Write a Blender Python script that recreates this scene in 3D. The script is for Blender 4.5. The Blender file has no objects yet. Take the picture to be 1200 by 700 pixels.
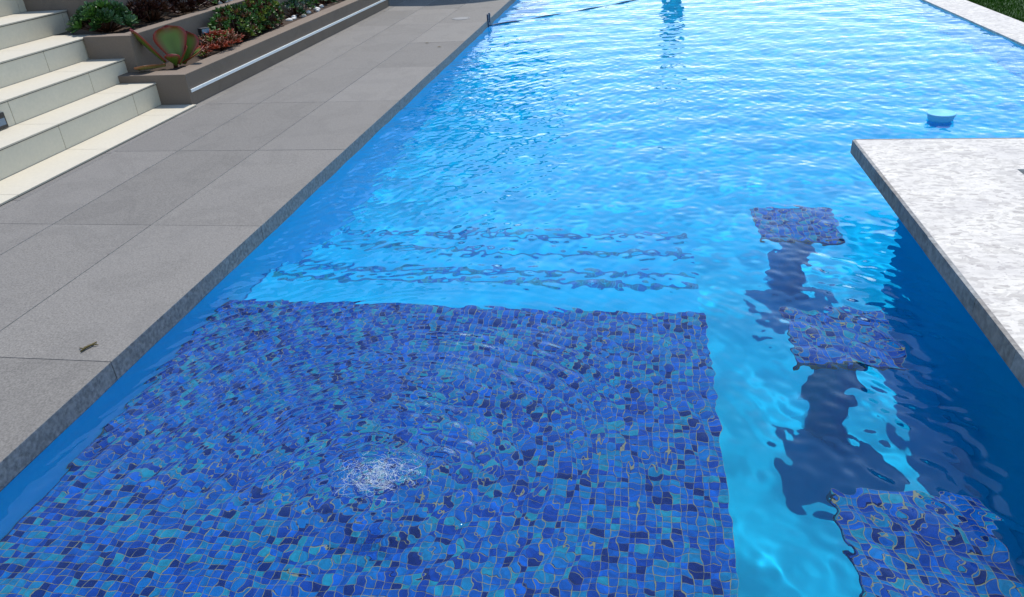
import bpy, bmesh, math, random
import numpy as np
from mathutils import Vector, Matrix
random.seed(7); rng = np.random.default_rng(11)
S = bpy.context.scene
COL = S.collection

# ------------------------------------------------------------------ camera
PITCH, YAW, ROLL, FPX = 0.497595, 0.184746, -0.064482, 890.452
fw = Vector((-math.sin(YAW)*math.cos(PITCH), math.cos(YAW)*math.cos(PITCH), -math.sin(PITCH)))
r0 = Vector((math.cos(YAW), math.sin(YAW), 0)); u0 = r0.cross(fw)
rt = r0*math.cos(ROLL) + u0*math.sin(ROLL); up = -r0*math.sin(ROLL) + u0*math.cos(ROLL)
cd = bpy.data.cameras.new('camera'); cam = bpy.data.objects.new('camera', cd); COL.objects.link(cam)
cd.sensor_width = 36; cd.lens = FPX/1200*36; cd.clip_start = 0.05; cd.clip_end = 3000
cam.matrix_world = Matrix(((rt.x, up.x, -fw.x, 2.1434), (rt.y, up.y, -fw.y, 0), (rt.z, up.z, -fw.z, 1.72), (0, 0, 0, 1)))
S.camera = cam

# ------------------------------------------------------------------ light
SUN_EL, SUN_AZ = math.radians(61), math.radians(1)      # azimuth from +Y towards +X
w = bpy.data.worlds.new('World'); S.world = w; w.use_nodes = True
nt = w.node_tree; sky = nt.nodes.new('ShaderNodeTexSky'); sky.sky_type = 'NISHITA'; sky.sun_disc = False
sky.sun_elevation = SUN_EL; sky.sun_rotation = SUN_AZ; sky.air_density = 1.0; sky.dust_density = 0.1; sky.ozone_density = 1.0
bg = nt.nodes['Background']; bg.inputs['Strength'].default_value = 0.15
nt.links.new(sky.outputs[0], bg.inputs[0])
sd = bpy.data.lights.new('sun', 'SUN'); sd.energy = 3.1; sd.angle = math.radians(0.5); sd.color = (1, 0.96, 0.9)
sun = bpy.data.objects.new('sun', sd); COL.objects.link(sun)
to_sun = Vector((math.sin(SUN_AZ)*math.cos(SUN_EL), math.cos(SUN_AZ)*math.cos(SUN_EL), math.sin(SUN_EL)))
sun.rotation_euler = to_sun.to_track_quat('Z', 'Y').to_euler()
sd.cycles.is_caustics_light = True                        # sunlight refracts through the water onto the tiles
S.view_settings.view_transform = 'Standard'; S.view_settings.look = 'None'
S.view_settings.exposure = 0.75; S.view_settings.gamma = 1
cy = S.cycles
cy.max_bounces = 12; cy.transmission_bounces = 8; cy.glossy_bounces = 5; cy.diffuse_bounces = 6
cy.sample_clamp_indirect = 80

# ------------------------------------------------------------------ helpers
def mat(name, color, rough=0.7, spec=0.4, build=None):
    m = bpy.data.materials.new(name); m.use_nodes = True
    n = m.node_tree.nodes; b = n['Principled BSDF']
    b.inputs['Base Color'].default_value = (*color, 1); b.inputs['Roughness'].default_value = rough
    b.inputs['Specular IOR Level'].default_value = spec
    if build: build(m.node_tree, b)
    return m
def coords(t, scale=(1, 1, 1), kind='Object'):
    tc = t.nodes.new('ShaderNodeTexCoord'); mp = t.nodes.new('ShaderNodeMapping')
    mp.inputs['Scale'].default_value = scale
    t.links.new(tc.outputs[kind], mp.inputs[0]); return mp.outputs[0]
def noise(t, vec, scale, detail=4, rough=0.6, dist=0.0):
    n = t.nodes.new('ShaderNodeTexNoise'); n.inputs['Scale'].default_value = scale
    n.inputs['Detail'].default_value = detail; n.inputs['Roughness'].default_value = rough
    n.inputs['Distortion'].default_value = dist
    t.links.new(vec, n.inputs['Vector']); return n.outputs['Fac']
def ramp(t, fac, stops):
    r = t.nodes.new('ShaderNodeValToRGB'); e = r.color_ramp.elements
    while len(e) < len(stops): e.new(0.5)
    for k, (p, c) in enumerate(stops):
        e[k].position = p; e[k].color = (*c, 1) if len(c) == 3 else c
    t.links.new(fac, r.inputs[0]); return r.outputs[0]
def mix(t, fac, a, b, mode='MIX'):
    n = t.nodes.new('ShaderNodeMix'); n.data_type = 'RGBA'; n.blend_type = mode
    for v, s in ((fac, 0), (a, 6), (b, 7)):
        if isinstance(v, (int, float)): n.inputs[s].default_value = v
        elif isinstance(v, tuple): n.inputs[s].default_value = (*v, 1)
        else: t.links.new(v, n.inputs[s])
    return n.outputs[2]
def bump(t, b, h, strength=0.3, dist=0.004):
    n = t.nodes.new('ShaderNodeBump'); n.inputs['Strength'].default_value = strength; n.inputs['Distance'].default_value = dist
    t.links.new(h, n.inputs['Height']); t.links.new(n.outputs[0], b.inputs['Normal'])
def speckle(c0, c1, c2, fine=220, wide=2.5, bs=0.3, stretch=(1, 1, 1), stain=False):
    def f(t, b):
        gp = t.nodes.new('ShaderNodeNewGeometry'); mp = t.nodes.new('ShaderNodeMapping'); mp.inputs['Scale'].default_value = stretch
        t.links.new(gp.outputs['Position'], mp.inputs[0]); v = mp.outputs[0]
        a = ramp(t, noise(t, v, fine, 2), [(0.3, c0), (0.7, c1)])
        g = noise(t, v, wide, 5)
        fac = t.nodes.new('ShaderNodeMath'); fac.operation = 'MULTIPLY'; fac.inputs[1].default_value = 0.75
        t.links.new(g, fac.inputs[0])
        col = mix(t, fac.outputs[0], a, c2)
        if stain:                                               # old water marks, darker damp-stained patches and grit
            s1 = ramp(t, noise(t, v, 2.1, 6, .62, .8), [(.5, (0, 0, 0)), (.56, (.16, .16, .16)), (.62, (.05, .05, .05)), (.8, (.22, .22, .22))])
            s2 = ramp(t, noise(t, v, 38, 2), [(.70, (0, 0, 0)), (.76, (.45, .45, .45))])
            col = mix(t, s1, col, tuple(k*.45 for k in c2)); col = mix(t, s2, col, tuple(k*.5 for k in c2))
        t.links.new(col, b.inputs['Base Color'])
        bump(t, b, noise(t, v, fine, 3), bs, 0.002)
    return f
def link(me, name, parent=None, loc=None, kind=None):
    o = bpy.data.objects.new(name, me); COL.objects.link(o)
    if parent: o.parent = parent
    if loc is not None: o.location = loc
    if kind: o['kind'] = kind
    return o
def thing(name, label, cat, loc=(0, 0, 0), group=None, rz=0):
    o = bpy.data.objects.new(name, None); COL.objects.link(o); o.location = loc; o.rotation_euler.z = rz
    o.empty_display_size = 0.1
    return tag(o, label, cat, group)
def tag(o, label, cat, group=None):
    o['label'] = label; o['category'] = cat
    if group: o['group'] = group
    return o
class MB:
    """collects shapes into one mesh"""
    def __init__(s): s.v = []; s.f = []; s.m = []
    def add(s, vs, fs, mi=0):
        n = len(s.v); s.v += [tuple(p) for p in vs]; s.f += [tuple(i+n for i in f) for f in fs]; s.m += [mi]*len(fs); return s
    def box(s, x0, x1, y0, y1, z0, z1, mi=0):
        v = [(x, y, z) for z in (z0, z1) for y in (y0, y1) for x in (x0, x1)]
        return s.add(v, [(0, 2, 3, 1), (4, 5, 7, 6), (0, 1, 5, 4), (2, 6, 7, 3), (0, 4, 6, 2), (1, 3, 7, 5)], mi)
    def prism(s, poly, z0, z1, mi=0):
        n = len(poly); v = [(x, y, z0) for x, y in poly] + [(x, y, z1) for x, y in poly]
        f = [tuple(reversed(range(n))), tuple(range(n, 2*n))] + [(i, (i+1) % n, n+(i+1) % n, n+i) for i in range(n)]
        return s.add(v, f, mi)
    def tube(s, pts, r, seg=8, mi=0, cap=True):
        pts = [Vector(p) for p in pts]; rr = r if hasattr(r, '__len__') else [r]*len(pts)
        v = []; f = []
        for i, p in enumerate(pts):
            d = (pts[min(i+1, len(pts)-1)] - pts[max(i-1, 0)]).normalized()
            a = d.orthogonal().normalized() if i == 0 else (a - d*a.dot(d)).normalized()
            b = d.cross(a)
            for k in range(seg):
                t = 2*math.pi*k/seg; v.append(p + (a*math.cos(t) + b*math.sin(t))*rr[i])
        for i in range(len(pts)-1):
            for k in range(seg):
                k2 = (k+1) % seg; f.append((i*seg+k, i*seg+k2, (i+1)*seg+k2, (i+1)*seg+k))
        if cap:
            f.append(tuple(reversed(range(seg)))); f.append(tuple(range((len(pts)-1)*seg, len(pts)*seg)))
        return s.add(v, f, mi)
    def lathe(s, prof, c=(0, 0, 0), seg=24, mi=0):
        v = []; f = []
        for r, z in prof:
            for k in range(seg):
                t = 2*math.pi*k/seg; v.append((c[0]+r*math.cos(t), c[1]+r*math.sin(t), c[2]+z))
        for i in range(len(prof)-1):
            for k in range(seg):
                k2 = (k+1) % seg; f.append((i*seg+k, i*seg+k2, (i+1)*seg+k2, (i+1)*seg+k))
        return s.add(v, f, mi)
    def mesh(s, name, mats, smooth=False):
        me = bpy.data.meshes.new(name); me.from_pydata(s.v, [], s.f)
        for m in (mats if isinstance(mats, (list, tuple)) else [mats]): me.materials.append(m)
        me.polygons.foreach_set('material_index', s.m)
        if smooth: me.polygons.foreach_set('use_smooth', [True]*len(s.f))
        me.update(); return me
    def build(s, name, mats, parent=None, smooth=False, bevel=0, kind=None, loc=None):
        me = s.mesh(name, mats, smooth)
        if bevel:
            bm = bmesh.new(); bm.from_mesh(me)
            es = [e for e in bm.edges if len(e.link_faces) == 2 and e.calc_face_angle(0) > 0.5]
            bmesh.ops.bevel(bm, geom=es, offset=bevel, segments=2, affect='EDGES', profile=0.6)
            bm.to_mesh(me); bm.free()
        return link(me, name, parent, loc, kind)

# ------------------------------------------------------------------ materials
M = {}
M['deck'] = mat('grey granite', (.14, .135, .13), .75, .25, speckle((.085, .083, .082), (.185, .178, .17), (.135, .131, .127), 150, 1.3, .35))
DECK = [mat('grey granite tone %d' % i, (.14, .135, .13), .72, .25, speckle(tuple(c*q for c in (.088, .081, .071)), tuple(c*q for c in (.205, .189, .168)), tuple(c*q*w_ for c, w_ in zip((.146, .135, .121), (1, 1.01, 1.04))), 130, .9+.35*i, .4, (1, .8, 1), True)) for i, q in enumerate((.92, .97, 1.0, 1.04, 1.09))]
M['lightened_side'] = mat('lightened granite side', (.22, .21, .19), .7, .25, speckle((.10, .098, .092), (.34, .325, .30), (.2, .19, .175), 55, 2.5, .5))  # slab sides coloured lighter to stand in for light bounced off the pool
M['deck2'] = mat('grey granite b', (.135, .13, .125), .75, .25, speckle((.08, .079, .078), (.175, .168, .162), (.128, .124, .122), 150, 1.7, .35))
M['joint'] = mat('joint mortar', (.27, .26, .235), .9)
M['cream'] = mat('cream stair tile', (.6, .55, .43), .55, .4, speckle((.45, .405, .315), (.50, .45, .35), (.42, .38, .30), 40, 3.5, .06))
M['cream2'] = mat('cream riser tile', (.55, .52, .43), .55, .4, speckle((.60, .535, .405), (.66, .585, .445), (.50, .46, .36), 40, 4.5, .06))
M['shade_line'] = mat('painted nosing shade', (.04, .045, .05), .35, .6)  # dark strip that paints the shadow line under each tread edge
M['render'] = mat('taupe render', (.17, .13, .098), .8, .2, speckle((.15, .115, .088), (.185, .143, .108), (.17, .131, .10), 90, 2.2, .2, (1, 1, 1), True))
M['alu'] = mat('brushed aluminium', (.75, .78, .78), .35, .6); M['alu'].node_tree.nodes['Principled BSDF'].inputs['Metallic'].default_value = .2
M['soil'] = mat('planting soil', (.05, .035, .025), .95, .1, speckle((.03, .02, .015), (.08, .055, .04), (.06, .045, .035), 60, 9, .9))
M['plaster'] = mat('blue pool plaster', (.004, .34, .62), .8, .02, speckle((.003, .325, .60), (.005, .355, .64), (.004, .335, .61), 30, 2.2, .0))
M['lightened_wall'] = mat('pool wall blue lightened against shade', (.06, .74, .97), .8, .02, speckle((.05, .72, .95), (.065, .76, .98), (.06, .73, .96), 30, 2.2, .0))  # wall blue made paler so the shaded left wall looks bright
M['floor'] = mat('deep blue pool floor', (.004, .345, .60), .8, .02, speckle((.003, .33, .58), (.005, .36, .62), (.004, .34, .59), 30, 2.2, .0))
M['grout'] = mat('sand grout', (.20, .22, .15), .9, .02)
TILE = [(.0003, .040, .25), (.0003, .072, .32), (.0005, .115, .36), (.002, .145, .31), (.006, .19, .30), (.0003, .017, .12), (.0003, .088, .42)]
TW = [.2, .24, .18, .13, .07, .1, .08]
def tile_build(c):
    def f(t, b):
        v = coords(t, (1, 1, 1), 'Object'); g = noise(t, v, 45, 3)
        t.links.new(ramp(t, g, [(.3, tuple(k*.72 for k in c)), (.7, tuple(min(1, k*1.3) for k in c))]), b.inputs['Base Color'])
    return f
TM = [mat('blue glass tile %s' % n, c, .6, .03, tile_build(c)) for n, c in zip(('royal', 'cobalt', 'azure', 'teal', 'aqua', 'navy', 'ultramarine'), TILE)]
def stone(t, b):
    v = coords(t, (1, 1.6, 1), 'Object')
    vo = t.nodes.new('ShaderNodeTexVoronoi'); vo.inputs['Scale'].default_value = 30; vo.inputs['Randomness'].default_value = 1
    nv = t.nodes.new('ShaderNodeVectorMath'); nv.operation = 'MULTIPLY_ADD'; nv.inputs[1].default_value = (.12, .12, .12)
    nz = t.nodes.new('ShaderNodeTexNoise'); nz.inputs['Scale'].default_value = 7; t.links.new(v, nz.inputs['Vector'])
    t.links.new(nz.outputs['Color'], nv.inputs[0]); t.links.new(v, nv.inputs[2]); t.links.new(nv.outputs[0], vo.inputs['Vector'])
    sp = t.nodes.new('ShaderNodeSeparateColor'); t.links.new(vo.outputs['Color'], sp.inputs[0])
    a = ramp(t, sp.outputs[0], [(0, (.34, .312, .275)), (.25, (.43, .398, .352)), (.5, (.50, .465, .412)), (1, (.55, .512, .455))])
    n2 = noise(t, v, 34, 6, .7, 1.2)
    a = mix(t, ramp(t, n2, [(.54, (0, 0, 0)), (.70, (.85, .85, .85))]), a, (.17, .15, .145))
    n3 = noise(t, v, 3, 4)
    a = mix(t, ramp(t, n3, [(.42, (0, 0, 0)), (.75, (.5, .5, .5))]), a, (.31, .285, .275))
    t.links.new(a, b.inputs['Base Color']); bump(t, b, n2, .5, .006)
M['stone'] = mat('white quartz stone', (.78, .77, .76), .6, .3, stone)
M['edge'] = [mat('edge stone %s' % n, c, .75, .2, speckle(tuple(k*.35 for k in c), tuple(k*1.15 for k in c), tuple(k*.9 for k in c), 34, 9, .8)) for n, c in
             (('pale', (.25, .25, .24)), ('grey', (.21, .21, .205)), ('warm', (.23, .215, .195)), ('dark', (.12, .12, .115)))]
M['grass'] = mat('lawn grass', (.02, .05, .006), .8, .2, speckle((.012, .032, .004), (.03, .066, .01), (.018, .046, .006), 40, 1.5, .8))
M['blade'] = mat('grass blade', (.03, .09, .006), .9, .02)
M['black'] = mat('black lamp metal', (.012, .012, .014), .4, .5)
M['lens'] = mat('lamp glass', (.1, .16, .22), .12, .8)
M['dark'] = mat('charcoal metal', (.03, .03, .033), .5, .4)
M['canvas'] = mat('dark parasol canvas', (.05, .05, .055), .9, .1)
M['wall'] = mat('house wall', (.45, .42, .38), .85, .2, speckle((.43, .40, .36), (.47, .44, .4), (.45, .42, .38), 20, .8, .2))
M['glass'] = mat('window glass', (.12, .15, .18), .08, .8)
M['float'] = mat('pale blue plastic', (.16, .46, .66), .5, .2)
M['float2'] = mat('blue plastic', (.04, .28, .66), .5, .3)
M['hose'] = mat('dark blue hose', (.012, .03, .07), .4, .5)
M['lid'] = mat('grey lid', (.2, .195, .185), .7, .3, speckle((.17, .165, .16), (.23, .225, .215), (.2, .195, .185), 140, 5, .2))
M['twig'] = mat('dry leaf', (.09, .07, .025), .8, .2)
M['pebble'] = mat('white pebble', (.6, .57, .52), .7, .3, speckle((.5, .47, .43), (.66, .63, .58), (.58, .55, .5), 30, 8, .4))
def leafmat(name, c, c2=None, rough=.45):
    c2 = c2 or tuple(k*.5 for k in c)
    def f(t, b):
        v = coords(t, (1, 1, 1), 'Object')
        t.links.new(ramp(t, noise(t, v, 18, 3), [(.3, c2), (.7, c)]), b.inputs['Base Color'])
        b.inputs['Subsurface Weight'].default_value = 0.0
    return mat(name, c, rough, .4, f)
L = {'green': leafmat('leaf green', (.075, .18, .025), (.03, .085, .012)), 'dgreen': leafmat('leaf dark green', (.03, .085, .02)), 'sage': leafmat('leaf sage', (.10, .20, .085)),
     'yg': leafmat('leaf yellow green', (.2, .26, .03)), 'red': leafmat('leaf orange red', (.38, .05, .012)), 'rust': leafmat('leaf rust', (.17, .06, .02)),
     'wine': leafmat('leaf dark wine', (.045, .014, .01)), 'brown': leafmat('leaf brown', (.075, .03, .015)), 'grey': leafmat('leaf blue grey', (.12, .19, .15))}

# ------------------------------------------------------------------ water
PX0, PX1, PY0, PY1 = 0.002, 5.93, 0.3, 17.0
JET = (1.30, 1.86)
SH, SX1, SY1 = -0.285, 2.472, 3.265           # mosaic sun shelf: depth, right edge, back edge
BX = 3.60                                   # bar wall
def steps(*segs):
    out = [segs[0][0]]
    for a, b, s0, s1 in segs:
        x = a
        while x < b-1e-6:
            s = s0+(s1-s0)*(x-a)/(b-a); x = min(b, x+s); out.append(x)
    return np.array(out)
def water_height(X, Y):
    Z = np.zeros_like(X); F = np.zeros_like(X); g = np.random.default_rng(5)      # swell (moves the mesh) and fine ripples (bend the normals)
    side = 1/(1+np.exp(-(X-2.7)/.25))/(1+np.exp((Y-3.6)/.5))          # diagonal chop between shelf and bar
    far = .25+.75/(1+np.exp((Y-9.5)/.8))
    for i in range(110):
        lam = 0.06*(0.75/0.06)**(g.random()**2.1); k = 2*math.pi/lam; diag = i % 3 == 0
        th = g.normal(math.radians(45), math.radians(24)) if diag else g.normal(math.radians(-84), math.radians(62))
        slope = 0.0125*(lam/0.2)**0.1
        warp = 0.25*np.sin(X*g.uniform(.5, 1.6)+Y*g.uniform(.4, 1.3)+g.uniform(0, 6))
        env = 1+.55*np.sin(X*g.uniform(.4, 1.8)+Y*g.uniform(.3, 1.6)+g.uniform(0, 6))
        env = env*(side*2.3+.15 if diag else 1-.45*side)
        if lam < .12: env = env*far
        h = slope/k*env*np.sin(k*(X*math.cos(th)+Y*math.sin(th)) + warp*2.5 + g.uniform(0, 6.28))
        if lam > .2: Z += .7*h
        else: F += (1.15+.12/(1+np.exp(-(Y-4.5)/.8)))*h
    R = np.hypot(X-JET[0], Y-JET[1]); T = np.arctan2(Y-JET[1], X-JET[0])
    calm = 0.72+0.28*(1/(1+np.exp(-(np.maximum(X-2.45, Y-3.15))/.12)))   # the shallow shelf damps the longer waves
    for i in range(40):                                           # short cross chop round the stools
        lam = .05+.07*g.random(); k = 2*math.pi/lam; th = g.normal(math.radians(40), math.radians(35))
        F += .0195/k*side*(1+.8*np.sin(X*g.uniform(2, 6)+Y*g.uniform(2, 5)+g.uniform(0, 6)))*np.sin(k*(X*math.cos(th)+Y*math.sin(th))+.8*np.sin(3*X-2*Y+i)+g.uniform(0, 6.28))
    Z *= calm; F *= .38+.62*(calm-.72)/.28
    for i in range(54):
        lam = 0.024+0.085*g.random()**1.3; k = 2*math.pi/lam
        x0, y0 = JET[0]+g.normal(0, .13), JET[1]+g.normal(0, .13)
        r = np.hypot(X-x0, Y-y0); t = np.arctan2(Y-y0, X-x0); a0 = g.uniform(0, 6.28)
        env = np.exp(-(r/.95)**1.5)*np.clip(r/.08, 0, 1)*(.25+1.2*np.clip(np.cos((t-a0)/2), 0, 1)**3)
        env *= 1+.5*np.sin(X*g.uniform(3, 9)+Y*g.uniform(3, 9)+g.uniform(0, 6))
        F += 0.055/k*env*np.sin(k*r+g.uniform(0, 6.28)+1.2*np.sin(t*int(g.integers(2, 7))+g.uniform(0, 6))+1.1*np.sin(X*g.uniform(2, 7)-Y*g.uniform(2, 7)+g.uniform(0, 6)))
    for i in range(36):                                           # boiling patch over the bubbler
        lam = 0.026+0.03*g.random(); k = 2*math.pi/lam; th = g.uniform(0, 6.28)
        F += 0.06/k*np.exp(-(R/.13)**2)*np.sin(k*(X*math.cos(th)+Y*math.sin(th))+g.uniform(0, 6.28))
    for i in range(4):                                            # rings running out from it
        k = 2*math.pi/(0.036+.008*i)
        F += 0.045/k*np.exp(-R/.45)*np.clip(R/.1, 0, 1)*np.sin(k*R+2*i+.35*np.sin(3*T+i))
    Z += 0.004*np.exp(-(R/.12)**2)
    return Z, F
def make_water():
    xs = steps((PX0, 2.6, .0095, .0095), (2.6, 3.7, .014, .014), (3.7, PX1, .018, .024)); ys = steps((PY0, 1.3, .04, .012), (1.3, 3.25, .0085, .0095), (3.25, 6, .011, .02), (6, 14.5, .02, .036), (14.5, PY1, .05, .1))
    X, Y = np.meshgrid(xs, ys); (Z, F) = water_height(X, Y); gy, gx = np.gradient(F, ys, xs)
    nx, ny = len(xs), len(ys)
    co = np.stack([X, Y, Z], -1).reshape(-1, 3).astype(np.float32)
    i = np.arange(nx*ny).reshape(ny, nx)
    q = np.stack([i[:-1, :-1], i[:-1, 1:], i[1:, 1:], i[1:, :-1]], -1).reshape(-1, 4)
    cx = (co[q[:, 0], 0]+co[q[:, 2], 0])/2; cyy = (co[q[:, 0], 1]+co[q[:, 2], 1])/2
    q = q[~((cx > BX+.04) & (cyy < 4.26))]
    me = bpy.data.meshes.new('pool_water')
    me.vertices.add(len(co)); me.vertices.foreach_set('co', co.ravel())
    me.loops.add(q.size); me.loops.foreach_set('vertex_index', q.ravel().astype(np.int32))
    me.polygons.add(len(q)); me.polygons.foreach_set('loop_start', np.arange(0, q.size, 4, dtype=np.int32))
    me.polygons.foreach_set('use_smooth', np.ones(len(q), bool))
    me.update(calc_edges=True)
    at = me.attributes.new('ripple', 'FLOAT_VECTOR', 'POINT')
    at.data.foreach_set('vector', np.stack([-gx, -gy, np.zeros_like(gx)], -1).reshape(-1).astype(np.float32))
    m = bpy.data.materials.new('clear pool water'); m.use_nodes = True; t = m.node_tree
    t.nodes.remove(t.nodes['Principled BSDF'])
    g = t.nodes.new('ShaderNodeBsdfGlass'); g.inputs['IOR'].default_value = 1.333; g.inputs['Roughness'].default_value = 0.0
    ge = t.nodes.new('ShaderNodeNewGeometry'); ra = t.nodes.new('ShaderNodeAttribute'); ra.attribute_name = 'ripple'
    sg = t.nodes.new('ShaderNodeMath'); sg.operation = 'MULTIPLY_ADD'; sg.inputs[1].default_value = -2; sg.inputs[2].default_value = 1   # the normal seen from below points down
    t.links.new(ge.outputs['Backfacing'], sg.inputs[0])
    sc = t.nodes.new('ShaderNodeVectorMath'); sc.operation = 'SCALE'; t.links.new(ra.outputs['Vector'], sc.inputs[0]); t.links.new(sg.outputs[0], sc.inputs['Scale'])
    ad = t.nodes.new('ShaderNodeVectorMath'); ad.operation = 'ADD'; t.links.new(ge.outputs['Normal'], ad.inputs[0]); t.links.new(sc.outputs[0], ad.inputs[1])
    nn = t.nodes.new('ShaderNodeVectorMath'); nn.operation = 'NORMALIZE'; t.links.new(ad.outputs[0], nn.inputs[0]); t.links.new(nn.outputs[0], g.inputs['Normal'])
    t.links.new(g.outputs[0], t.nodes['Material Output'].inputs['Surface'])
    me.materials.append(m)
    o = link(me, 'pool_water', kind='structure'); o.cycles.is_caustics_caster = True
make_water()
UNDER = []                                                        # objects under water: they receive the refracted sunlight
# ------------------------------------------------------------------ pool shell
def pool():
    P = MB(); D = -1.12; M2 = [M['lightened_wall'], M['floor']]
    P.add([(PX0, PY0, D), (PX1, PY0, D), (PX1, PY1, D), (PX0, PY1, D)], [(0, 1, 2, 3)], 1)
    P.box(PX0-.2, PX0, PY0-.2, PY1+.2, D-.1, -.1); P.box(PX0-.005, PX0, PY0-.2, PY1+.2, -.1, .02); P.box(PX1, PX1+.2, PY0-.2, PY1+.2, D-.1, -.006)
    P.box(PX0, PX1, PY0-.2, PY0, D-.1, .02); P.box(PX0, PX1, PY1, PY1+.2, D-.1, .02)
    pb = P.build('pool_basin', M2, kind='structure'); UNDER.append(pb)
    # shelf block and three steps going down behind it
    B = MB(); B.box(PX0+.001, SX1, PY0+.001, SY1, D+.001, SH-.0012)
    sh = B.build('sun_shelf', M['grout'], kind='structure'); UNDER.append(sh)
    B = MB(); z = -.45; y = SY1+.001; edges = []
    for k in range(4):
        y2 = (3.70, 3.96, 4.36, 4.74)[k]; B.box(PX0+.002, SX1-.001, y, y2, D+.002, z); edges.append((y2, z)); y = y2+.0005; z -= .16
    st = B.build('pool_steps', M['plaster'], kind='structure'); UNDER.append(st)
    return sh, st, edges
shelf, psteps, step_edges = pool()
def tile_box(s, zt, h, jig=0):
    a = s/2; j = lambda: random.uniform(-jig, jig)
    v = [(-a+j(), -a+j(), zt), (a+j(), -a+j(), zt), (a+j(), a+j(), zt), (-a+j(), a+j(), zt)]
    v += [(x*1.04, y*1.04, zt-h) for x, y, _ in v]
    return v, [(0, 1, 2, 3), (4, 5, 1, 0), (5, 6, 2, 1), (6, 7, 3, 2), (7, 4, 0, 3)]
PITCHT = .028
TILE_ME = []
for k, m in enumerate(TM):
    b = MB(); b.add(*tile_box(.0256, .0, .0014, .0005)); TILE_ME.append(b.mesh('mosaic_tile', m))
def project(p):
    d = Vector(p)-cam.matrix_world.translation; z = d.dot(fw)
    return 600+FPX*d.dot(rt)/z, 350-FPX*d.dot(up)/z
def pick(): return random.choices(range(7), TW)[0]
def mosaic(parent, x0, x1, y0, y1, z, limit=300, stuff_name='mosaic_tile_field', kinds=None):
    """tiles laid on a grid: the nearest as objects, the rest as one mesh"""
    nx = int(round((x1-x0)/PITCHT)); ny = int(round((y1-y0)/PITCHT)); px = (x1-x0)/nx; py = (y1-y0)/ny
    cells = []
    for j in range(ny):
        for i in range(nx):
            x, y = x0+(i+.5)*px, y0+(j+.5)*py; u, v = project((x, y, z))
            dist = (Vector((x, y, z*.75))-cam.matrix_world.translation).length
            cells.append((0 if (0 < u < 1200 and v < 705) else 1, dist, x, y))
    cells.sort(); fld = MB()
    for n, (_, _, x, y) in enumerate(cells):
        a = random.uniform(-.03, .03); dz = random.uniform(-.0006, .0006)
        if n < limit:
            o = link(TILE_ME[pick()], 'mosaic_tile', parent, (x+random.uniform(-.0006, .0006), y+random.uniform(-.0006, .0006), z+dz)); o.rotation_euler.z = a+random.randrange(4)*math.pi/2
            UNDER.append(o)
        else:
            v, f = tile_box(.0256, z+dz, .0014, .0007); ca, sa = math.cos(a), math.sin(a)
            fld.add([(x+ca*p-sa*q, y+sa*p+ca*q, r) for p, q, r in v], f, random.choice(kinds) if kinds else pick())
    if fld.f: UNDER.append(fld.build(stuff_name, TM, parent, kind='stuff'))
mosaic(shelf, PX0+.004, SX1, PY0+.3, SY1, SH)
for k, (y, z) in enumerate(step_edges):
    mosaic(psteps, PX0+.06, SX1-.004, y-.056, y, z+.0014, 0, 'step_edge_tiles', (2, 3, 2, 3, 4))
def glint_foam():  # white threads and bubbles stand in for froth and sun glints
    b = MB(); A = []
    for f in range(380):
        a = random.uniform(0, 6.28); rr = abs(random.gauss(.045, .036)); ln = random.uniform(.15, .6); x0, y0 = JET[0]+random.gauss(0, .02), JET[1]+random.gauss(0, .015)
        ph = random.uniform(0, 6); am = random.uniform(.05, .22); fr = random.uniform(4, 11)
        A.append([(x0+rr*(1+am*math.sin(fr*t+ph))*1.25*math.cos(t), y0+rr*(1+am*math.sin(fr*t+ph))*.95*math.sin(t)) for t in (a+ln*k/9 for k in range(10))])
    P = np.array(A); Z = water_height(P[..., 0], P[..., 1])[0]
    for i in range(len(A)):
        w_ = random.uniform(.00015, .0004)
        b.tube([(P[i, k, 0], P[i, k, 1], Z[i, k]+.0005) for k in range(10)], [w_*q for q in (.3, .7, 1, 1.2, .8, 1.1, 1.3, .9, .6, .25)], 4, cap=False)
        for _ in range(4):
            k = random.randrange(10); sz = random.uniform(.0006, .0014)
            b.lathe([(sz*.95, -.001), (sz*.8, sz*.5), (sz*.3, sz*.85)], (P[i, k, 0]+random.gauss(0, .007), P[i, k, 1]+random.gauss(0, .006), Z[i, k]), 5)
    b.build('bubbler_glint_foam', M['glint_foam'], kind='stuff', smooth=True)
M['glint_foam'] = mat('white bubbles and glints', (.55, .62, .66), .3, .6)
glint_foam()

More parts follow.
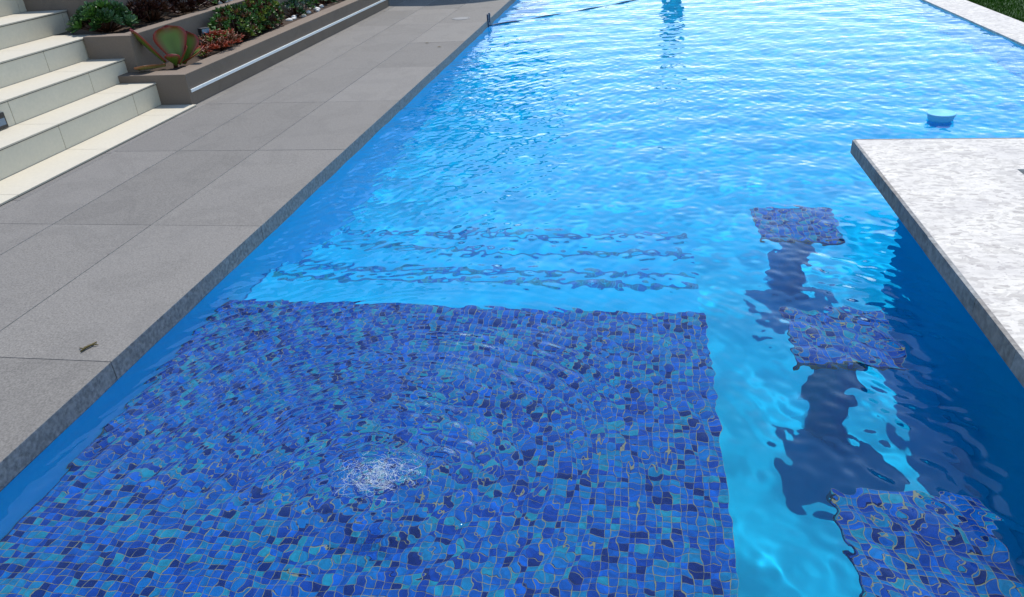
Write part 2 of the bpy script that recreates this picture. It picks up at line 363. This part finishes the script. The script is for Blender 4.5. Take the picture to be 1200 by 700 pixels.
# ------------------------------------------------------------------ stools standing in the water
def stool(yb, where, limit):
    x0, x1, y0, z = 2.83, 3.285, yb-.46, -.29
    t = thing('pool_stool', where, 'pool stool', ((x0+x1)/2, (y0+yb)/2, -1.12), 'mosaic topped stools under water beside the bar')
    cx, cyy = (x0+x1)/2, (y0+yb)/2
    b = MB(); b.lathe([(.13, .002), (.12, .02), (.10, .05), (.095, .2), (.095, .66), (.13, .74), (.17, .786)], seg=28); UNDER.append(b.build('pedestal', M['floor'], t, smooth=True))
    b = MB(); b.box(x0-cx, x1-cx, y0-cyy, yb-cyy, .785, .8288); UNDER.append(b.build('seat', M['grout'], t))
    h = MB()
    e = bpy.data.objects.new
    n = 16; p = (x1-x0)/n; cells = [(x0-cx+(i+.5)*p, y0-cyy+(j+.5)*(yb-y0)/n) for j in range(n) for i in range(n)]
    fld = MB()
    for x, y in cells:
        if limit:
            o = link(TILE_ME[pick()], 'mosaic_tile', t, (x, y, .83+random.uniform(-.0006, .0006))); o.rotation_euler.z = random.uniform(-.03, .03)
            UNDER.append(o)
        else:
            v, f = tile_box(.0256, .83, .0014, .0006); fld.add([(x+a, y+c, d) for a, c, d in v], f, pick())
    if not limit: UNDER.append(fld.build('mosaic_tile_field', TM, t, kind='stuff'))
    # tiled band round the seat
    sb = MB()
    for side in range(4):
        for i in range(n):
            for r in range(1):
                s = -(x1-x0)/2+(i+.5)*p; zz = .812-r*.029; a = .0122
                if side in (0, 2):
                    yy = (y0-cyy-.003) if side == 0 else (yb-cyy+.003); d = .003 if side == 0 else -.003
                    v = [(s-a, yy, zz-a), (s+a, yy, zz-a), (s+a, yy, zz+a), (s-a, yy, zz+a)]; v += [(q[0], yy+d, q[2]) for q in v]
                else:
                    xx = (x0-cx-.003) if side == 1 else (x1-cx+.003); d = .003 if side == 1 else -.003
                    v = [(xx, s-a, zz-a), (xx, s+a, zz-a), (xx, s+a, zz+a), (xx, s-a, zz+a)]; v += [(xx+d, q[1], q[2]) for q in v]
                f = [(0, 1, 2, 3), (4, 5, 1, 0), (5, 6, 2, 1), (6, 7, 3, 2), (7, 4, 0, 3)]
                sb.add(v, f, pick())
    UNDER.append(sb.build('edge_tile_band', TM, t, kind='stuff'))
stool(2.115, 'nearest square blue mosaic stool under the water beside the white bar slab', True)
stool(3.335, 'middle square blue mosaic stool under the water, between the nearest and farthest stools', True)
stool(4.555, 'farthest square blue mosaic stool under the water, blurred by ripples near the slab corner', False)

# ------------------------------------------------------------------ swim-up bar
bar = thing('swim_up_bar', 'white stone bar counter overhanging the pool on the right', 'bar counter', (4.6, 2.6, 0))
def bp(mb, name, m, **k):
    mb.v = [(x-4.6, y-2.6, z) for x, y, z in mb.v]; return mb.build(name, m, bar, **k)
b = MB(); b.box(BX, 3.85, PY0+.002, 4.28, -1.118, .218); b.box(3.85, PX1-.002, 4.1, 4.28, -1.118, .218); UNDER.append(bp(b, 'support_wall', M['floor']))
b = MB(); b.box(3.85, PX1-.002, PY0+.002, 4.1, -.1, .03); bp(b, 'bar_floor', M['joint'])
b = MB(); b.prism([(3.385, .35), (4.05, .35), (4.05, 4.07), (5.9, 4.07), (5.9, 4.59), (3.385, 4.59)], .222, .30)
bp(b, 'counter_slab', M['stone'], bevel=.006)
e = MB()
def edge_row(p0, p1, nrm, z0, z1):
    p0, p1, nrm = Vector(p0), Vector(p1), Vector(nrm); Ln = (p1-p0).length; d = (p1-p0)/Ln; s = 0
    while s < Ln-.004:
        ww = min(random.uniform(.28, .6), Ln-s); a = p0+d*(s+.0006); c = p0+d*(s+ww-.0006); o = .015
        v = []
        for q, zz in ((a, z0), (c, z0), (c, z1), (a, z1)):
            v.append(Vector((q.x, q.y, zz))+nrm*(o+random.uniform(-.0015, .0015)))
        v += [Vector((q.x, q.y, q.z))-nrm*.02 for q in v]
        e.add(v, [(0, 1, 2, 3), (4, 5, 1, 0), (5, 6, 2, 1), (6, 7, 3, 2), (7, 4, 0, 3)], random.choices(range(3), (.5, .2, .3))[0]); s += ww
for z0, z1 in ((.2235, .2985),):
    edge_row((3.383, 4.59), (3.383, .35), (-1, 0, 0), z0, z1)
    edge_row((5.9, 4.592), (3.38, 4.592), (0, 1, 0), z0, z1)
bp(e, 'edge_stones', M['edge'], kind='stuff')

# ------------------------------------------------------------------ ledge, lawn
b = MB(); b.box(5.932, 6.41, PY0-.5, PY1+.5, -.005, .022); b.build('stone_ledge', M['stone'], kind='structure', bevel=.004)
def lawn():
    b = MB()
    z = -.03; F = 1500
    for x0, x1, y0, y1 in ((6.38, F, -F, F), (-F, -4.5, -F, F), (-4.5, 6.38, PY1+3, F), (-4.5, 6.38, -F, -6)):
        b.add([(x0, y0, z), (x1, y0, z), (x1, y1, z), (x0, y1, z)], [(0, 1, 2, 3)])
    b.build('lawn', M['grass'], kind='structure')
    g = MB()
    for _ in range(16000):
        x = 6.42+abs(random.gauss(0, .9)); y = random.uniform(8.3, 13.5); a = random.uniform(0, 6.28); h = random.uniform(.02, .05); wd = .004
        lx, ly = random.gauss(0, .015), random.gauss(0, .015)
        g.add([(x-wd*math.cos(a), y-wd*math.sin(a), z), (x+wd*math.cos(a), y+wd*math.sin(a), z), (x+lx, y+ly, z+h)], [(0, 1, 2)])
    g.build('grass', M['blade'], kind='stuff')
lawn()

# ------------------------------------------------------------------ deck of slabs
def deck():
    b = MB(); b.box(-4.6, -.004, -6, PY1+3.0, -.1, .0855); b.box(0, 6.38, -6, PY0-.2, -.1, .0); b.box(0, 6.38, PY1+.2, PY1+3, -.1, .0)
    d = b.build('pool_deck', M['joint'], kind='structure')
    rows = [2.327+1.408*k for k in range(-5, 13)]
    def slab(x0, x1, y0, y1, z1=.09, z0=-.006):
        g = .0032; dz = random.uniform(-.0008, .0008)
        m = MB(); m.box(-(x1-x0)/2+g, (x1-x0)/2-g, -(y1-y0)/2+.0012, (y1-y0)/2-.0012, z0, z1+dz)
        sl = m.build('paving_slab', [random.choice(DECK), M['lightened_side']], d, bevel=.003, loc=((x0+x1)/2, (y0+y1)/2, 0))
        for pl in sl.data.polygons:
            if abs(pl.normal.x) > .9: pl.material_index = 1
    for k in range(len(rows)-1):
        if rows[k+1] < 0: continue
        for x0, x1 in ((-.678, .016), (-1.325, -.678), (-1.86, -1.325)): slab(x0, x1, rows[k], rows[k+1])
        if rows[k+1] > 12.7:
            for x0, x1 in ((-2.5, -1.86), (-3.15, -2.5), (-3.8, -3.15)): slab(x0, x1, rows[k], rows[k+1])
    ys = [2.0+.98*k+.16 for k in range(-2, 12)]
    for y0, y1 in zip(ys, ys[1:]): slab(-1.97, -1.862, y0, min(y1, 12.7), .088)
    for k in range(5):
        for j in range(2): slab(.006+1.19*k, .006+1.19*(k+1), PY1+.02+j*1.4, PY1+1.42+j*1.4)
    for k in range(5): slab(.006+1.19*k, .006+1.19*(k+1), PY0-1.4, PY0-.02)
deck()
lid = thing('skimmer_lid', 'round grey skimmer lid set in the deck near the pool edge', 'skimmer lid', (-.42, 11.16, .0912))
b = MB(); b.lathe([(.112, -.002), (.115, .004), (.125, .005), (.127, -.002)], seg=32); b.build('ring', M['lid'], lid, smooth=True)
b = MB(); b.lathe([(0, .003), (.1, .0035), (.108, .002), (.11, -.002)], seg=32); b.build('cover', M['lid'], lid, smooth=True)
tw = MB()
tw.tube([(-.04, -.012, .006), (-.015, .0, .009), (.012, .004, .008), (.04, .018, .005)], [.003, .006, .005, .002], 6)
tw.tube([(-.02, 0, .006), (-.03, .018, .008), (-.028, .03, .004)], [.002, .003, .001], 5)
tw.tube([(.01, .004, .006), (.025, -.008, .008), (.034, -.012, .003)], [.002, .003, .001], 5)
tag(tw.build('dry_twig', M['twig'], loc=(-.152, 2.422, .0905), smooth=True), 'small dry brown twig lying on the near grey slab', 'twig').rotation_euler.z = 1.0
for x, y, lab in ((-.44, 9.3, 'tiny brown leaf on the deck, farther from the pool edge'), (-.22, 9.03, 'tiny brown leaf on the deck, close to the coping')):
    b = MB(); b.add([(-.03, 0, .003), (0, -.012, .007), (.03, 0, .004), (0, .014, .006), (0, 0, .012)], [(0, 1, 4), (1, 2, 4), (2, 3, 4), (3, 0, 4)])
    tag(b.build('fallen_leaf', M['twig'], loc=(x, y, .0905)), lab, 'leaf', 'leaves fallen on the deck')

# ------------------------------------------------------------------ garden stairs
def stairs():
    XR = [-1.925, -2.278, -2.64, -3.01, -3.482, -3.93, -4.36]; ZT = [.105, .308, .502, .694, .887, 1.08, 1.27]
    YE = [6.49, 6.585, 6.73, 6.885, 7.178, 7.39, 7.5]
    t = thing('garden_stairs', 'cream tiled garden stairs rising left of the grey deck', 'stairs', (-3, 5, .09))
    O = Vector((-3, 5, .09))
    core = MB()
    for k in range(7): core.box(XR[k]-.012-O.x-(.5 if k == 6 else XR[k]-.012-XR[k+1]+.0 if k < 6 else 0), XR[k]-.012-O.x, 0-O.y, YE[k]-O.y-.001, -.1, ZT[k]-.014-O.z)
    core.build('core', M['joint'], t)
    base = [5.155+.975*i for i in range(-5, 4)]
    for k in range(7):
        ys = [y for y in base if y < YE[k]-.05]+[YE[k]]
        xb = (XR[k+1] if k < 6 else XR[k]-.45)
        for y0, y1 in zip(ys, ys[1:]):
            b = MB(); hx = (XR[k]+.008-xb)/2; hy = (y1-y0)/2
            b.box(-hx+.002, hx, -hy+.0015, hy-.0015, -.012, 0)
            b.build('tread_tile', M['cream'], t, bevel=.0015, loc=((XR[k]+.008+xb)/2-O.x, (y0+y1)/2-O.y, ZT[k]-O.z))
            if k:
                b = MB(); zb, zt = ZT[k-1]+.001, ZT[k]-.018
                b.box(-.012, 0, -hy+.0028, hy-.0028, 0, zt-zb)
                b.build('riser_tile', M['cream2'], t, bevel=.0012, loc=(XR[k]-O.x, (y0+y1)/2-O.y, zb-O.z))
        b = MB(); b.box(-.02, .0045, 0-O.y, YE[k]-.003-O.y, -.0178, -.0123); b.build('nosing_shade', M['shade_line'], t, loc=(XR[k]-O.x, 0, ZT[k]-O.z))
    # recessed step light at the left border of the frame
    l = thing('step_light', 'black step light on a stair riser at the left picture edge', 'step light', (-2.64, 5.02, .33))
    b = MB(); b.box(0, .016, -.1, .045, -.015, .1); b.build('housing', M['black'], l, bevel=.004)
    b = MB(); b.box(.0162, .018, -.08, .03, .01, .06); b.build('lens', M['lens'], l)
stairs()

# ------------------------------------------------------------------ terraced planters
def planter(lab, xf, xb, y0, y1, zb, zt, rim, soil, led=False):
    t = thing('raised_planter', lab, 'planter', (xf, y0, zb), 'terraced taupe planters beside the stairs')
    def loc(b):
        b.v = [(x-xf, y-y0, z-zb) for x, y, z in b.v]; return b
    b = MB(); b.prism([(xf, y0), (xf, y1), (xf-rim, y1), (xf-rim, y0+rim), (xb, y0+rim), (xb, y0)], zb, zt)
    loc(b).build('wall', M['render'], t, bevel=.006)
    b = MB(); n = 40; m = 6; xs = np.linspace(xf-rim, xb, m); ys = np.linspace(y0+rim, y1, n)
    v = [(x, y, zt-soil+random.uniform(-.008, .012)) for y in ys for x in xs]
    f = [(j*m+i, (j+1)*m+i, (j+1)*m+i+1, j*m+i+1) for j in range(n-1) for i in range(m-1)]
    b.add(v, f); loc(b).build('soil', M['soil'], t, smooth=True)
    if led:
        for k, (a, c) in enumerate(((y0+.03, y0+.235), (y0+.238, y0+2.2), (y0+2.203, y0+4.2), (y0+4.203, y1-.02))):
            b = MB(); b.box(xf+.0005, xf+.012, a, c, .205, .233); loc(b).build('led_channel', M['alu'], t, bevel=.002)
    return t
planter('lowest taupe planter along the deck with a silver light channel on its front', -1.965, -2.75, 6.5, 12.7, .05, .375, .2, .02, True)
planter('middle taupe planter tier with dark rosettes, above the lowest planter', -2.52, -2.997, 6.66, 12.7, .05, .705, .15, .02)
planter('topmost taupe planter wall beside the upper stairs, behind the dark rosettes', -3.0, -6, 7.19, 12.7, .05, 1.25, .2, .03)
p = thing('end_post', 'dark charcoal post closing the far end of the lowest planter', 'post', (-2.0, 12.75, .09))
b = MB(); b.box(-.35, .03, -.04, .04, 0, .36); b.build('post_body', M['dark'], p, bevel=.004)
b = MB(); b.box(-.36, .04, -.05, .05, .36, .38); b.build('cap', M['dark'], p, bevel=.003)

# ------------------------------------------------------------------ plants
def leaf(L_, W, cup=.15, curl=.25, th=.0, tipround=True, nu=4, nv=3):
    """spoon leaf along +Y, returns verts, faces"""
    v = []; f = []
    for i in range(nu+1):
        s = i/nu; wd = W*.5*(math.sin(math.pi*min(1, .12+.78*s**1.2))**.8 if tipround else (1-s)*.9+.1)
        if i == nu: wd *= .45
        for j in range(nv+1):
            q = 2*j/nv-1
            v.append((wd*q, L_*s, curl*L_*s*s + cup*W*q*q*min(1, s*2)))
    for i in range(nu):
        for j in range(nv):
            a = i*(nv+1)+j; f.append((a, a+1, a+nv+2, a+nv+1))
    return v, f
def put(mb, vf, loc, rz, rx, ry=0, mi=0):
    R = Matrix.Rotation(rz, 3, 'Z') @ Matrix.Rotation(rx, 3, 'X') @ Matrix.Rotation(ry, 3, 'Y'); l = Vector(loc)
    mb.add([R @ Vector(p)+l for p in vf[0]], vf[1], mi)
def rosette(mb, c, r, n=14, tilt=None, mi=0, mis=None, L_=None, w=.42):
    ax = Vector(tilt or (0, 0, 1)).normalized(); Q = Vector((0, 0, 1)).rotation_difference(ax).to_matrix()
    for k in range(n):
        s = k/n; e = .15+1.15*s; ln = r*(1.05-.45*s); vf = leaf(ln, ln*w, .25, .18)
        R = Matrix.Rotation(k*2.39996, 3, 'Z') @ Matrix.Rotation(e, 3, 'X'); R = Q @ R
        mb.add([R @ Vector(p)+Vector(c) for p in vf[0]], vf[1], random.choice(mis) if mis else mi)
def mound(name, lab, cat, base, dims, n, r, mats, group=None, leaves=10, tone=None, hang=0, part='rosette', stemmat=None, w=.42):
    t = thing(name, lab, cat, base, group)
    stems = MB(); k = 0
    pts = []
    while len(pts) < n:
        a = random.uniform(0, 6.283); q = math.sqrt(random.random()); x, y = q*math.cos(a)*dims[0], q*math.sin(a)*dims[1]
        z = dims[2]*(1-q*q)**.55*random.uniform(.62, 1.05)+.02
        pts.append((x, y, z))
    groups = {}
    for (x, y, z) in pts:
        tl = (x/dims[0]*.8+random.gauss(0, .25), y/dims[1]*.8+random.gauss(0, .25), .8)
        m = random.randrange(len(mats)) if tone is None else random.choices(range(len(mats)), tone)[0]
        mb = MB(); rosette(mb, (0, 0, 0), r*random.uniform(.7, 1.2), leaves, tl, 0, w=w)
        o = mb.build(part, mats[m], t, smooth=True, loc=(x, y, z))
        stems.tube([(x*.25, y*.25, 0), (x*.7, y*.7, z*.5), (x, y, z)], [.007, .006, .005], 5)
    stems.build('stems', stemmat or L['brown'], t, smooth=True)
    return t
def rim_leaf_mat(name, inner, rimc, lo=.36, hi=.5):
    def f(t, b):
        at = t.nodes.new('ShaderNodeAttribute'); at.attribute_name = 'rim'
        a = ramp(t, at.outputs['Fac'], [(.0, tuple(k*.8 for k in inner)), (.42, inner), (.74, tuple((x+y)/2*.8 for x, y in zip(inner, rimc))), (.93, rimc)])
        t.links.new(a, b.inputs['Base Color'])
    return mat(name, inner, .4, .4, f)
M['paddle'] = rim_leaf_mat('paddle leaf', (.085, .15, .018), (.22, .018, .014))
M['paddle2'] = rim_leaf_mat('pale paddle leaf', (.34, .33, .10), (.25, .10, .04))
def paddle(t, name, ln, wd, loc, rz, rx, ry=0, m='paddle', th=.016, curl=.05):
    nu, nv = 12, 8; v = []; rim = []
    for side in (1, -1):
        for i in range(nu+1):
            s = i/nu
            prof = (.16+.84*math.sin(math.pi*min(1, s*.53))**1.2)*(1 if s < .6 else math.sqrt(max(0.0, 1-((s-.6)/.4)**2.2)))
            hw = wd/2*max(prof, .03)
            for j in range(nv+1):
                q = 2*j/nv-1; e = max(abs(q), 0 if s < .6 else ((s-.6)/.4))
                thk = th*.5*(1-e**3)+.001
                v.append((hw*q, ln*s, side*thk + .10*wd*q*q + curl*ln*s*s)); rim.append(e)
    nn = (nu+1)*(nv+1); f = []
    for i in range(nu):
        for j in range(nv):
            a = i*(nv+1)+j; f.append((a, a+1, a+nv+2, a+nv+1)); f.append((nn+a, nn+a+nv+1, nn+a+nv+2, nn+a+1))
    for i in range(nu):
        for j in (0, nv):
            a = i*(nv+1)+j; f.append((a, a+nv+1, nn+a+nv+1, nn+a) if j == 0 else (a, nn+a, nn+a+nv+1, a+nv+1))
    for j in range(nv):
        for i in (0, nu):
            a = i*(nv+1)+j; f.append((a, nn+a, nn+a+1, a+1) if i == 0 else (a, a+1, nn+a+1, nn+a))
    me = bpy.data.meshes.new(name); me.from_pydata(v, [], f); me.materials.append(M[m])
    at = me.attributes.new('rim', 'FLOAT', 'POINT'); at.data.foreach_set('value', rim)
    me.polygons.foreach_set('use_smooth', [True]*len(f)); me.update()
    o = link(me, name, t, loc); o.rotation_euler = (rx, ry, rz); return o
kal = thing('paddle_plant', 'red rimmed paddle plant with big round leaves at the planter corner', 'succulent', (-2.31, 6.93, .355))
R = math.radians
paddle(kal, 'paddle_leaf', .36, .34, (.045, .01, .03), R(31), R(84), R(-5))
paddle(kal, 'paddle_leaf', .31, .29, (.065, .05, .02), R(22), R(68), R(14))
paddle(kal, 'paddle_leaf', .40, .15, (-.05, -.07, .06), R(142), R(54), R(12))
paddle(kal, 'paddle_leaf', .2, .19, (.07, -.03, .03), R(-40), R(48), R(-18))
paddle(kal, 'paddle_leaf', .25, .16, (.06, .04, .03), R(-58), R(26), R(8))
paddle(kal, 'paddle_leaf', .33, .17, (-.05, -.08, .035), R(160), R(3), R(14), 'paddle2')
paddle(kal, 'paddle_leaf', .16, .16, (.05, -.06, .03), R(200), R(42), 0, 'paddle')
b = MB(); b.tube([(0, 0, -.01), (.01, 0, .05), (.025, .0, .09)], [.022, .02, .014], 8); b.build('stem', L['brown'], kal, smooth=True)

def sticks(name, lab, base, dims, n, mats, tone):
    t = thing(name, lab, 'succulent', base)
    for k in range(n):
        a = random.uniform(0, 6.283); q = math.sqrt(random.random()); x, y = q*math.cos(a)*dims[0], q*math.sin(a)*dims[1]; z = dims[2]*(1-q*q)**.5*random.uniform(.3, 1)
        m = random.choices(range(len(mats)), tone)[0]; mb = MB()
        for j in range(11):
            d = Vector((random.gauss(0, .7)+x/dims[0]*.5, random.gauss(0, .7)+y/dims[1]*.3, random.uniform(.2, 1))).normalized()
            p0 = Vector((0, 0, 0)); p1 = d*random.uniform(.035, .07)
            mb.tube([p0, p0.lerp(p1, .6)+Vector((0, 0, .004)), p1], [.004, .0055, .002], 5)
        mb.build('shoot', mats[m], t, smooth=True, loc=(x, y, z))
    s = MB()
    for k in range(30):
        a = random.uniform(0, 6.283); q = random.random(); s.tube([(0, 0, 0), (q*math.cos(a)*dims[0]*.6, q*math.sin(a)*dims[1]*.6, dims[2]*.35), (q*math.cos(a)*dims[0]*.9, q*math.sin(a)*dims[1]*.9, dims[2]*.6)], [.006, .005, .003], 5)
    s.build('stems', L['rust'], t, smooth=True)
sticks('fire_stick_plant', 'low orange red sedum spilling over the rim between paddle plant and jade bush', (-2.24, 7.72, .36), (.17, .36, .2), 75, [L['red'], L['rust'], L['yg'], L['green']], (.5, .28, .12, .1))
mound('jade_bush', 'bushy green jade plant with reddish leaf tips in the middle of lowest planter', 'bush', (-2.36, 8.3, .36), (.2, .5, .33), 230, .06, [L['green'], L['dgreen'], L['yg'], L['rust']], None, 9, (.5, .28, .12, .1))
mound('jade_bush', 'red flushed jade bush at the far end of the green bush', 'bush', (-2.36, 9.0, .36), (.19, .45, .36), 190, .06, [L['green'], L['rust'], L['yg'], L['dgreen']], None, 9, (.34, .3, .18, .18))
mound('rosette_plant', 'dark green low rosettes past the jade bushes in the lowest planter', 'succulent', (-2.42, 10.1, .36), (.2, .42, .16), 40, .07, [L['dgreen'], L['grey'], L['green']], None, 9, (.6, .2, .2))
mound('rosette_plant', 'green leafy rosettes near the far end of the lowest planter', 'succulent', (-2.42, 11.2, .36), (.2, .5, .22), 50, .07, [L['green'], L['dgreen']], None, 9, (.6, .4))
mound('rosette_plant', 'green spoon leaved rosette clump at the corner of the middle planter by the stairs', 'succulent', (-2.99, 7.02, .695), (.25, .2, .2), 42, .105, [L['sage'], L['dgreen'], L['green']], None, 13, (.4, .3, .3), w=.5)
mound('dark_rosette_plant', 'larger dark wine rosette plant next to the green rosettes', 'succulent', (-2.9, 7.62, .695), (.2, .28, .23), 36, .095, [L['wine'], L['brown']], 'dark rosette plants in the middle planter', 15, (.65, .35), w=.5)
mound('dark_rosette_plant', 'smaller dark wine rosette plant farther along the middle planter', 'succulent', (-2.82, 8.22, .695), (.16, .22, .2), 26, .09, [L['wine'], L['brown']], 'dark rosette plants in the middle planter', 15, (.7, .3), w=.5)
mound('ground_sedum', 'low yellow green sedum mat beyond the dark rosettes', 'succulent', (-2.78, 8.85, .695), (.14, .4, .09), 60, .05, [L['yg'], L['green'], L['sage']], None, 8, (.55, .3, .15))
mound('dark_rosette_plant', 'dark rosettes in the middle planter at the top picture edge', 'succulent', (-2.85, 9.6, .695), (.16, .3, .18), 26, .08, [L['wine'], L['dgreen']], 'dark rosette plants in the middle planter', 12, (.6, .4), w=.5)
def pebble(loc, r, lab, grp):
    bm = bmesh.new(); bmesh.ops.create_icosphere(bm, subdivisions=2, radius=1)
    s = [random.uniform(.7, 1.2), random.uniform(.7, 1.2), random.uniform(.5, .8)]; ph = [random.uniform(0, 6) for _ in range(3)]
    for q in bm.verts:
        k = 1+.12*math.sin(3*q.co.x+ph[0])+.1*math.sin(4*q.co.y+ph[1])+.08*math.sin(5*q.co.z+ph[2]); q.co = Vector((q.co.x*s[0], q.co.y*s[1], q.co.z*s[2]))*r*k
    me = bpy.data.meshes.new('pebble'); bm.to_mesh(me); bm.free(); me.materials.append(M['pebble'])
    me.polygons.foreach_set('use_smooth', [True]*len(me.polygons))
    tag(link(me, 'pebble', None, loc), lab, 'stone', grp)
for k in range(14): pebble((-2.69+random.uniform(-.07, .04), 8.75+.11*k+random.uniform(-.04, .04), .705), random.uniform(.025, .045), 'white pebble on the soil along the middle planter rim', 'white pebbles in the middle planter')
for k in range(12): pebble((-2.3+random.uniform(-.1, .08), 9.62+.11*k+random.uniform(-.04, .04), .368), random.uniform(.025, .05), 'white pebble on the soil past the jade bushes', 'white pebbles in the lowest planter')
def spot(loc, lab, rz):
    t = thing('garden_spotlight', lab, 'spotlight', loc, 'black garden spotlights in the lowest planter', rz)
    b = MB(); b.tube([(0, 0, 0), (0, 0, .2)], .008, 8); b.build('spike', M['black'], t, smooth=True)
    b = MB(); b.box(-.05, .05, -.035, .035, .19, .25); b.build('lamp_head', M['black'], t, bevel=.006)
    b = MB(); b.box(-.04, .04, -.0365, -.0355, .2, .24); b.build('lens', M['lens'], t)
    for sx in (-.053, .053):
        b = MB(); b.box(sx-.002, sx+.002, -.02, .02, .17, .23); b.build('bracket', M['black'], t)
spot((-2.33, 7.62, .36), 'black garden spotlight between the orange sedum and the green jade bush', R(60))
spot((-2.33, 9.38, .36), 'black garden spotlight behind the red flushed jade bush', R(60))

# ------------------------------------------------------------------ things on the water
f = thing('chlorine_float', 'pale blue plastic chlorine floater in the water behind the bar slab', 'pool float', (4.36, 6.06, -.015), None)
b = MB(); b.lathe([(0, .05), (.075, .052), (.092, .064), (.1, .056), (.09, .03), (.084, .0), (.08, -.02)], seg=24); b.build('float_ring', M['float'], f, smooth=True)
b = MB(); b.lathe([(.078, .0), (.075, -.03), (.08, -.1), (.07, -.16), (0, -.165)], seg=24); UNDER.append(b.build('basket', M['float2'], f, smooth=True))
h = thing('pool_hose', 'dark thin hose floating across the water from the left coping', 'hose', (0, 11.05, 0))
pts = []
for k in range(60):
    s = k/59; pts.append((.03+s*2.1, 0+1.13*(s*2.1/1.2)**1.05+.03*math.sin(s*9), -.002+.008*math.sin(s*23)))
b = MB(); b.tube(pts, .011, 8); b.build('tube', M['hose'], h, smooth=True)
b = MB(); b.box(.006, .03, -.15, -.11, -.03, .17); b.box(.006, .03, -.03, .01, -.03, .17); b.build('wall_clip', M['hose'], h, bevel=.003)
b = MB(); b.box(.008, .026, -.11, -.03, .02, .05); b.build('clip_bar', M['hose'], h)

# ------------------------------------------------------------------ what the water mirrors and what shades the far deck
c = thing('square_pillar', 'dark square pillar at the far pool end, seen as a wavy reflection', 'pillar', (2.75, PY1+.35, .09))
b = MB(); b.box(-.19, .19, -.19, .19, 0, 1.15); b.build('shaft', M['dark'], c, bevel=.01)
b = MB(); b.box(-.24, .24, -.24, .24, 1.15, 1.2); b.build('cap', M['dark'], c, bevel=.01)
u = thing('parasol', 'large dark parasol whose round shadow falls on the far deck', 'parasol', (-1.2, 15.6, .09))
cn = MB(); n = 16; RR = 1.75
v = [(0, 0, 2.75)]+[(RR*math.cos(6.2832*k/n), RR*math.sin(6.2832*k/n), 2.3) for k in range(n)]+[(0, 0, 2.73)]+[(RR*math.cos(6.2832*k/n), RR*math.sin(6.2832*k/n), 2.16) for k in range(n)]
fs = [(0, 1+k, 1+(k+1) % n) for k in range(n)]+[(1+k, n+2+k, n+2+(k+1) % n, 1+(k+1) % n) for k in range(n)]
cn.add(v, fs); cn.build('canopy', M['canvas'], u)
b = MB(); b.tube([(0, 0, .05), (0, 0, 2.8)], .03, 12); b.build('pole', M['dark'], u, smooth=True)
b = MB(); b.box(-.35, .35, -.35, .35, 0, .08); b.build('base', M['dark'], u, bevel=.01)
for k in range(8):
    b = MB(); a = 6.2832*k/8; b.tube([(0, 0, 2.68), (RR*.98*math.cos(a), RR*.98*math.sin(a), 2.27)], .012, 6); b.build('rib', M['dark'], u)
def house():
    t = thing('terrace_house', 'tall cream house beyond the planters, seen only mirrored in the left side water', 'house', (-4.6, 14, 0))
    b = MB(); b.box(-9, 0, 0, 16, 0, 6.2); b.build('wall', M['wall'], t)
    rf = MB(); rf.box(-9.4, .1, -.1, 16.1, 6.2, 6.4); rf.build('roof', M['wall'], t)
    for fl in (0, 1):
        for k in range(5):
            y = 1.2+k*3; z = .5+fl*3
            b = MB(); b.box(-.02, .04, y, y+1.8, z, z+1.9); w_ = b.build('window', M['alu'], t)
            b = MB(); b.box(.041, .046, y+.08, y+1.72, z+.08, z+1.82); b.build('pane', M['glass'], w_)
house()
for o in UNDER: o.cycles.is_caustics_receiver = True
